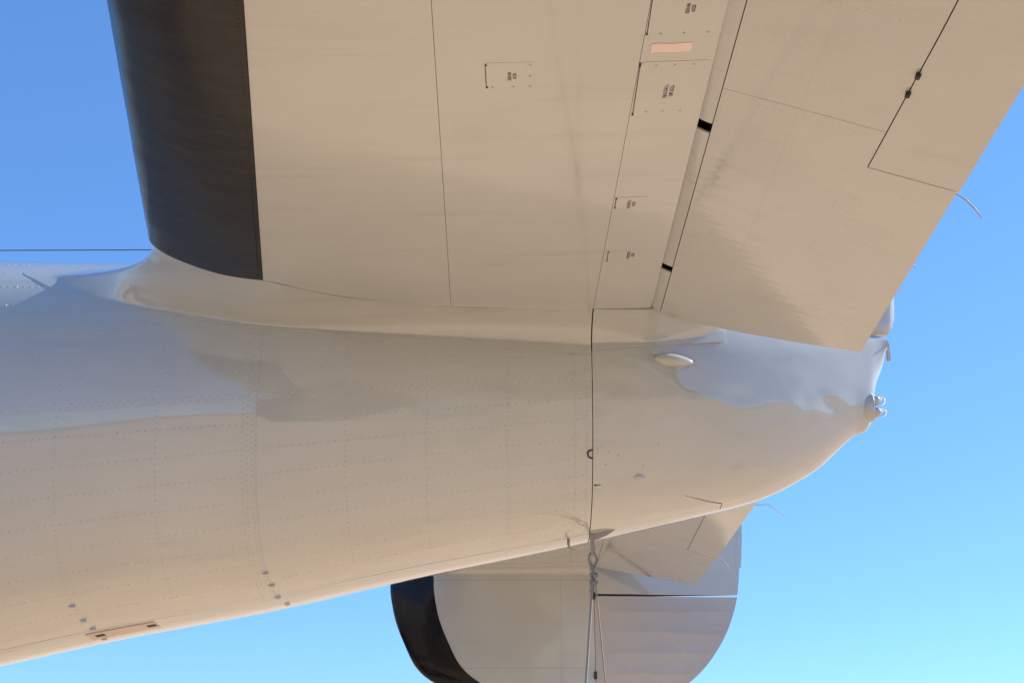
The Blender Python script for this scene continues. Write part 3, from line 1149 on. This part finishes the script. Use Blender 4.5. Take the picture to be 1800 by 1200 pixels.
# ------------------------------------------------------------------ fins and rudders
FINY = 3.05
xl = hermite([2.0, 2.008, 2.028, 2.07, 2.118, 2.314, 2.485, 2.60, 2.80, 3.05, 3.30, 3.55, 3.66, 3.72, 3.735],
             [.20, .03, -.16, -.345, -.458, -.621, -.684, -.702, -.705, -.64, -.50, -.24, -.05, .12, .22])
xt = hermite([2.0, 2.008, 2.028, 2.07, 2.116, 2.269, 2.411, 2.554, 2.729, 2.937, 3.15, 3.40, 3.58, 3.68, 3.735],
             [.26, .45, .60, .735, .807, .957, 1.037, 1.083, 1.105, 1.12, 1.10, .98, .79, .60, .35])
FT = hermite([0, .004, .015, .04, .1, .2, .35, .5, .65, .8, 1.0], [0, .010, .022, .035, .052, .064, .068, .063, .050, .032, .006])
RX = 0.345
def fin_half(x, z):
    k = (x - xl(z)) / max(1e-4, xt(z) - xl(z))
    c = min(1.0, (xt(z) - xl(z)) / 1.2)
    return FT(max(0, min(1, k))) * (0.25 + 0.75 * c)
def build_fin(side):
    yc = side * FINY
    # hollow dark structure just under the skins
    rings = []
    for z in np.linspace(2.02, 3.69, 30):
        a, b = xl(z) + 0.02, min(RX + 0.022, xt(z) - .01)
        ring = []
        for q in np.linspace(1, 0, 16):
            x = a + (b - a) * q * q
            ring.append((x, yc - max(.001, fin_half(x, z) - .006), z))
        for q in np.linspace(0, 1, 16)[1:]:
            x = a + (b - a) * q * q
            ring.append((x, yc + max(.001, fin_half(x, z) - .006), z))
        rings.append(ring)
    fin = loft('fin', rings, M['recess'], plane)
    bw = 0.226
    def bx(z): return min(xl(z) + bw, RX - 0.05)
    def boot(s, t):
        z = 2.003 + (3.725 - 2.003) * s
        q = 2 * t - 1
        x = xl(z) + (bx(z) - G - xl(z)) * q * q
        return np.array([x, yc + (1 if q > 0 else -1) * fin_half(x, z), z])
    def bd(p, s, t):
        return 0.0018 + nz3(p, 5.0, 3.0) * 0.003 + nz3((p[0], p[1], p[2] * 2), 14.0, 3.0) * 0.0008
    panel('deicing_boot', boot, 90, 40, M['boot_gloss'], fin, depth=0.005, flip=False, disp=bd)
    zs = [2.003, 2.19, 2.63, 3.725]
    for face in (-1, 1):
        inb = face == -side
        def fd(p, s, t): return nz3(p, 3.5, 6.0) * 0.0016 + nz3(p, 9.0, 2.0) * .0003
        for k in range(3):
            for part in (0, 1):
                def fn(s, t, k=k, part=part, face=face):
                    z = zs[k] + G + (zs[k + 1] - zs[k] - 2 * G) * s
                    xm = max(0.174, bx(z) + 0.01)
                    a, b = ((bx(z) + G, xm - G * .5) if part == 0 else (xm + G * .5, RX - 0.0012))
                    x = a + (b - a) * t
                    return np.array([x, yc + face * fin_half(x, z), z])
                panel('skin_panel', fn, 24, 16, M['stab'], fin, h=0.0004 * part, depth=0.006, flip=face < 0, disp=fd if inb else None)
    # rivet rows on the inboard face
    items = []
    f = -side
    def rv(x, z, r=.0026):
        items.append(((x, yc + f * (fin_half(x, z) + .0004), z), (0.0, f, 0.0), r))
    for z in np.arange(2.05, 2.70, .024):
        rv(.168, z); rv(.186, z); rv(.322, z)
    for x in np.arange(-.2, .33, .024):
        rv(x, 2.182); rv(x, 2.64)
    rivets('rivets', items, M['stab'], fin, h=0.001)
    items = []
    for z in np.arange(2.06, 2.75, .022):
        items.append(((bx(z) - .012, yc + f * (fin_half(bx(z) - .012, z) + .002), z), (0, f, 0), .0035))
    for x in np.arange(-.66, -.47, .02):
        items.append(((x, yc + f * (fin_half(x, 2.47) + .002), 2.47), (0, f, 0), .0035))
    rivets('rivets', items, M['boot_gloss'], fin, h=0.0012)
    # fillet between stabilizer underside and fin
    def fil(s, t):
        x = -.40 + (.325 + .40) * s
        zst = stab_pt(x, 2.9, side)[2]
        zf_ = 2.655
        p0 = np.array([x, side * 2.885, zst - 0.001])
        p2 = np.array([x, side * (FINY - fin_half(x, zf_) - 0.0035), zf_])
        p1 = np.array([x, p2[1], zst])
        return p0 * (1 - t) ** 2 + p1 * 2 * t * (1 - t) + p2 * t * t
    panel('fin_fillet', fil, 40, 14, M['paint'], fin, h=0.001, depth=0.004, flip=side > 0)
    # rudder in two pieces either side of the elevator gap
    rudders = []
    for (z0, z1) in ((2.003, 2.549), (2.560, 3.728)):
        lower = z0 < 2.2
        mat = M['fabric'] if lower else M['paint']
        def rp(x, z, face):
            return np.array([x, yc + face * fin_half(x, z), z])
        rings = []
        for z in np.linspace(z0 + (.02 if lower else .001), z1 - (.001 if lower else .01), 22):
            a, b = RX + 0.03, max(RX + .05, xt(z) - 0.02)
            ring = [(a + (b - a) * q, yc - max(.001, fin_half(a + (b - a) * q, z) - .006), z) for q in np.linspace(0, 1, 10)]
            ring += [(a + (b - a) * q, yc + max(.001, fin_half(a + (b - a) * q, z) - .006), z) for q in np.linspace(1, 0, 10)]
            rings.append(ring)
        rd = loft('rudder', rings, M['recess'], plane)
        for face in (-1, 1):
            def fn(s, t, face=face, z0=z0, z1=z1):
                z = z0 + (z1 - z0) * s
                a, b = min(RX + 0.0012, xt(z) - .004), xt(z)
                return rp(a + (b - a) * t, z, face)
            def dz(p, s, t, lower=lower):
                if not lower:
                    return nz3(p, 3.0, 2.0) * .0015
                e = min(1, max(0, (t - 0.10) / 0.05)) * min(1, max(0, (0.97 - t) / 0.06))
                ph = (p[2] - 2.475) / 0.103
                fr = ph - math.floor(ph)
                return -0.0026 * e * (1 - (2 * fr - 1) ** 2) ** 0.8 + 0.001 + nz3(p, 6, 1) * .0012
            panel('rudder_skin', fn, 70, 26, mat, rd, h=0.0, depth=0.006, flip=face < 0, disp=dz if face == -side else None)
        # thin lower-edge wall so that the gap reads
        if lower:
            items = []
            for k in range(-5, 1):
                z = 2.475 + .103 * k
                if z < 2.05: continue
                for x in np.arange(RX + .09, xt(z) - .02, .016):
                    items.append(((x, yc + f * (fin_half(x, z) + .0012), z), (0, f, 0), .0022))
            for z in np.arange(2.05, 2.53, .018):
                items.append(((RX + .028, yc + f * (fin_half(RX + .028, z) + .001), z), (0, f, 0), .0024))
                items.append(((RX + .062, yc + f * (fin_half(RX + .062, z) + .001), z), (0, f, 0), .0022))
            rivets('rivets', items, mat, rd, h=0.001)
        else:
            def tabf(s, t):
                z = 2.70 + .42 * s
                x = xt(z) - 0.02 + 0.028 * t
                return rp(min(x, xt(z)), z, f) + np.array([max(0, x - xt(z)), 0, 0])
            panel('trim_tab', tabf, 20, 4, M['paint'], rd, h=0.002, depth=0.006, flip=f < 0)
        rudders.append(rd)
    # hinge cut-outs on the rudder line
    for z in (2.555, 2.16):
        box('rudder_hinge', (RX - 0.001, yc + f * 0.062, z - .006), (0.014, 0.012, 0.035), M['recess'], fin)
    return fin
fins = {s: build_fin(s) for s in (-1, 1)}

# ------------------------------------------------------------------ wings, engines and wheels further forward (out of frame)
for side in (-1, 1):
    rings = []
    for e in np.linspace(0.3, 11.2, 14):
        k = e / 11.2
        c = 3.6 * (1 - k) + 1.3 * k
        xle = -7.6 + 0.9 * k
        z = 1.75 + 0.09 * e
        ring = []
        for q in np.linspace(0, 2 * math.pi, 28, endpoint=False):
            u_ = 0.5 - 0.5 * math.cos(q)
            th = 0.14 * c * (1.5 * math.sqrt(max(u_, 0)) * (1 - u_)) * 0.65
            ring.append((xle + c * u_, side * e, z + (th if q < math.pi else -th * .7)))
        rings.append(ring)
    loft('wing', rings, M['paint'], plane)
    rings = []
    for x, r in ((-9.3, .45), (-9.2, .62), (-8.6, .70), (-7.5, .68), (-6.0, .5), (-4.6, .2), (-4.0, .04)):
        rings.append([(x, side * 2.9 + r * math.cos(t), 1.95 + r * math.sin(t)) for t in np.linspace(0, 2 * math.pi, 28, endpoint=False)])
    loft('engine_nacelle', rings, M['paint'], plane)
    tube('gear_leg', [(-7.2, side * 2.9, 1.6), (-7.25, side * 2.9, 0.5)], 0.08, M['steel'], plane)
    rings = []
    for q in np.linspace(-1, 1, 9):
        r = 0.5 - 0.13 * q * q
        rings.append([(-7.25 + r * math.cos(t), side * 2.9 + q * 0.16, 0.5 + r * math.sin(t)) for t in np.linspace(0, 2 * math.pi, 28, endpoint=False)])
    loft('wheel', rings, M['recess'], plane)
tube('tail_gear_leg', [(-2.6, 0, 1.75), (-2.45, 0, 0.32)], 0.05, M['steel'], plane)
rings = []
for q in np.linspace(-1, 1, 9):
    r = 0.25 - 0.06 * q * q
    rings.append([(-2.45 + r * math.cos(t), q * 0.09, 0.25 + r * math.sin(t)) for t in np.linspace(0, 2 * math.pi, 24, endpoint=False)])
loft('tail_wheel', rings, M['recess'], plane)

# ------------------------------------------------------------------ tie-down rope below the tail
rope = bpy.data.objects.new('tie_down_rope', None)
COL.objects.link(rope)
rope.location = (0, 0, 0)
rope['label'] = 'knotted grey tie-down rope with webbing loop hanging from the tail'
rope['category'] = 'rope'
RY = -0.055
# webbing strap: flat loop through the lug
def strap(s, t):
    z = 2.222 - 0.058 * s
    x = 0.1835 + (0.0035 + 0.0045 * math.sin(math.pi * s) * 0.0) * (2 * t - 1) + 0.003 * s
    w = 0.0055 * (1 - 0.2 * s)
    return np.array([0.1835 + 0.004 * s + w * (2 * t - 1), RY - 0.010 + 0.004 * s, z])
panel('webbing_strap', strap, 10, 3, M['strap'], rope, h=0.0, depth=0.002, flip=False)
panel('webbing_strap', lambda s, t: strap(s, t) + np.array([0.002, 0.014 - 0.010 * s, 0]), 10, 3, M['strap'], rope, h=0.0, depth=0.002, flip=True)
# rope loop
def P(x, z, dy=0.0): return (x, RY + dy, z)
loop = [P(.1885, 2.118), P(.182, 2.132), P(.1765, 2.148, -.002), P(.1785, 2.163, -.006), P(.187, 2.172, 0), P(.1965, 2.163, .006), P(.1985, 2.148, .004), P(.193, 2.132, .002), P(.1885, 2.116, .002)]
tube('rope_loop', [tuple(p) for p in catmull(loop, 5)], 0.0034, M['rope'], rope)
# knot: two lashings wound round the standing part
for (zc_, n_, rr, tw) in ((2.108, 2.2, .0085, 0), (2.088, 2.4, .0095, 1.2)):
    pts = []
    for k in range(int(n_ * 16) + 1):
        a = tw + 2 * math.pi * k / 16
        pts.append((.189 + rr * math.cos(a) + 0.002 * math.sin(3 * a), RY + rr * 0.9 * math.sin(a), zc_ + 0.010 * (0.5 - k / (n_ * 16)) + 0.003 * math.sin(2 * a + tw)))
    tube('knot', pts, 0.0026, M['rope'], rope, seg=6)
tube('rope_tail', [P(.186, 2.10), P(.182, 2.078, -.008), P(.1775, 2.060, -.008)], [.0036, .0036, .0028], M['rope'], rope)
tube('rope_line', [P(.1875, 2.118)] + [P(.1865 - .088 * (2.098 - z), z) for z in np.linspace(2.098, 0.06, 30)], 0.0035, M['rope'], rope)
tube('cord_line', [P(.191, 2.10)] + [P(.194 + .076 * (2.085 - z), z) for z in np.linspace(2.085, 0.06, 30)], 0.0020, M['cord'], rope)
for (x, lab) in ((.1865 - .088 * 2.04, 'steel ground ring holding the thick grey tie-down rope'), (.194 + .076 * 2.025, 'steel ground ring holding the thin brown cord')):
    pts = [(x, RY + 0.05 * math.cos(t), 0.03 + 0.05 * math.sin(t)) for t in np.linspace(0, 2 * math.pi, 20)]
    tube('ground_ring', pts, 0.008, M['steel'], None, cap=False, label=lab, category='ground ring', group='ground rings under the tail')
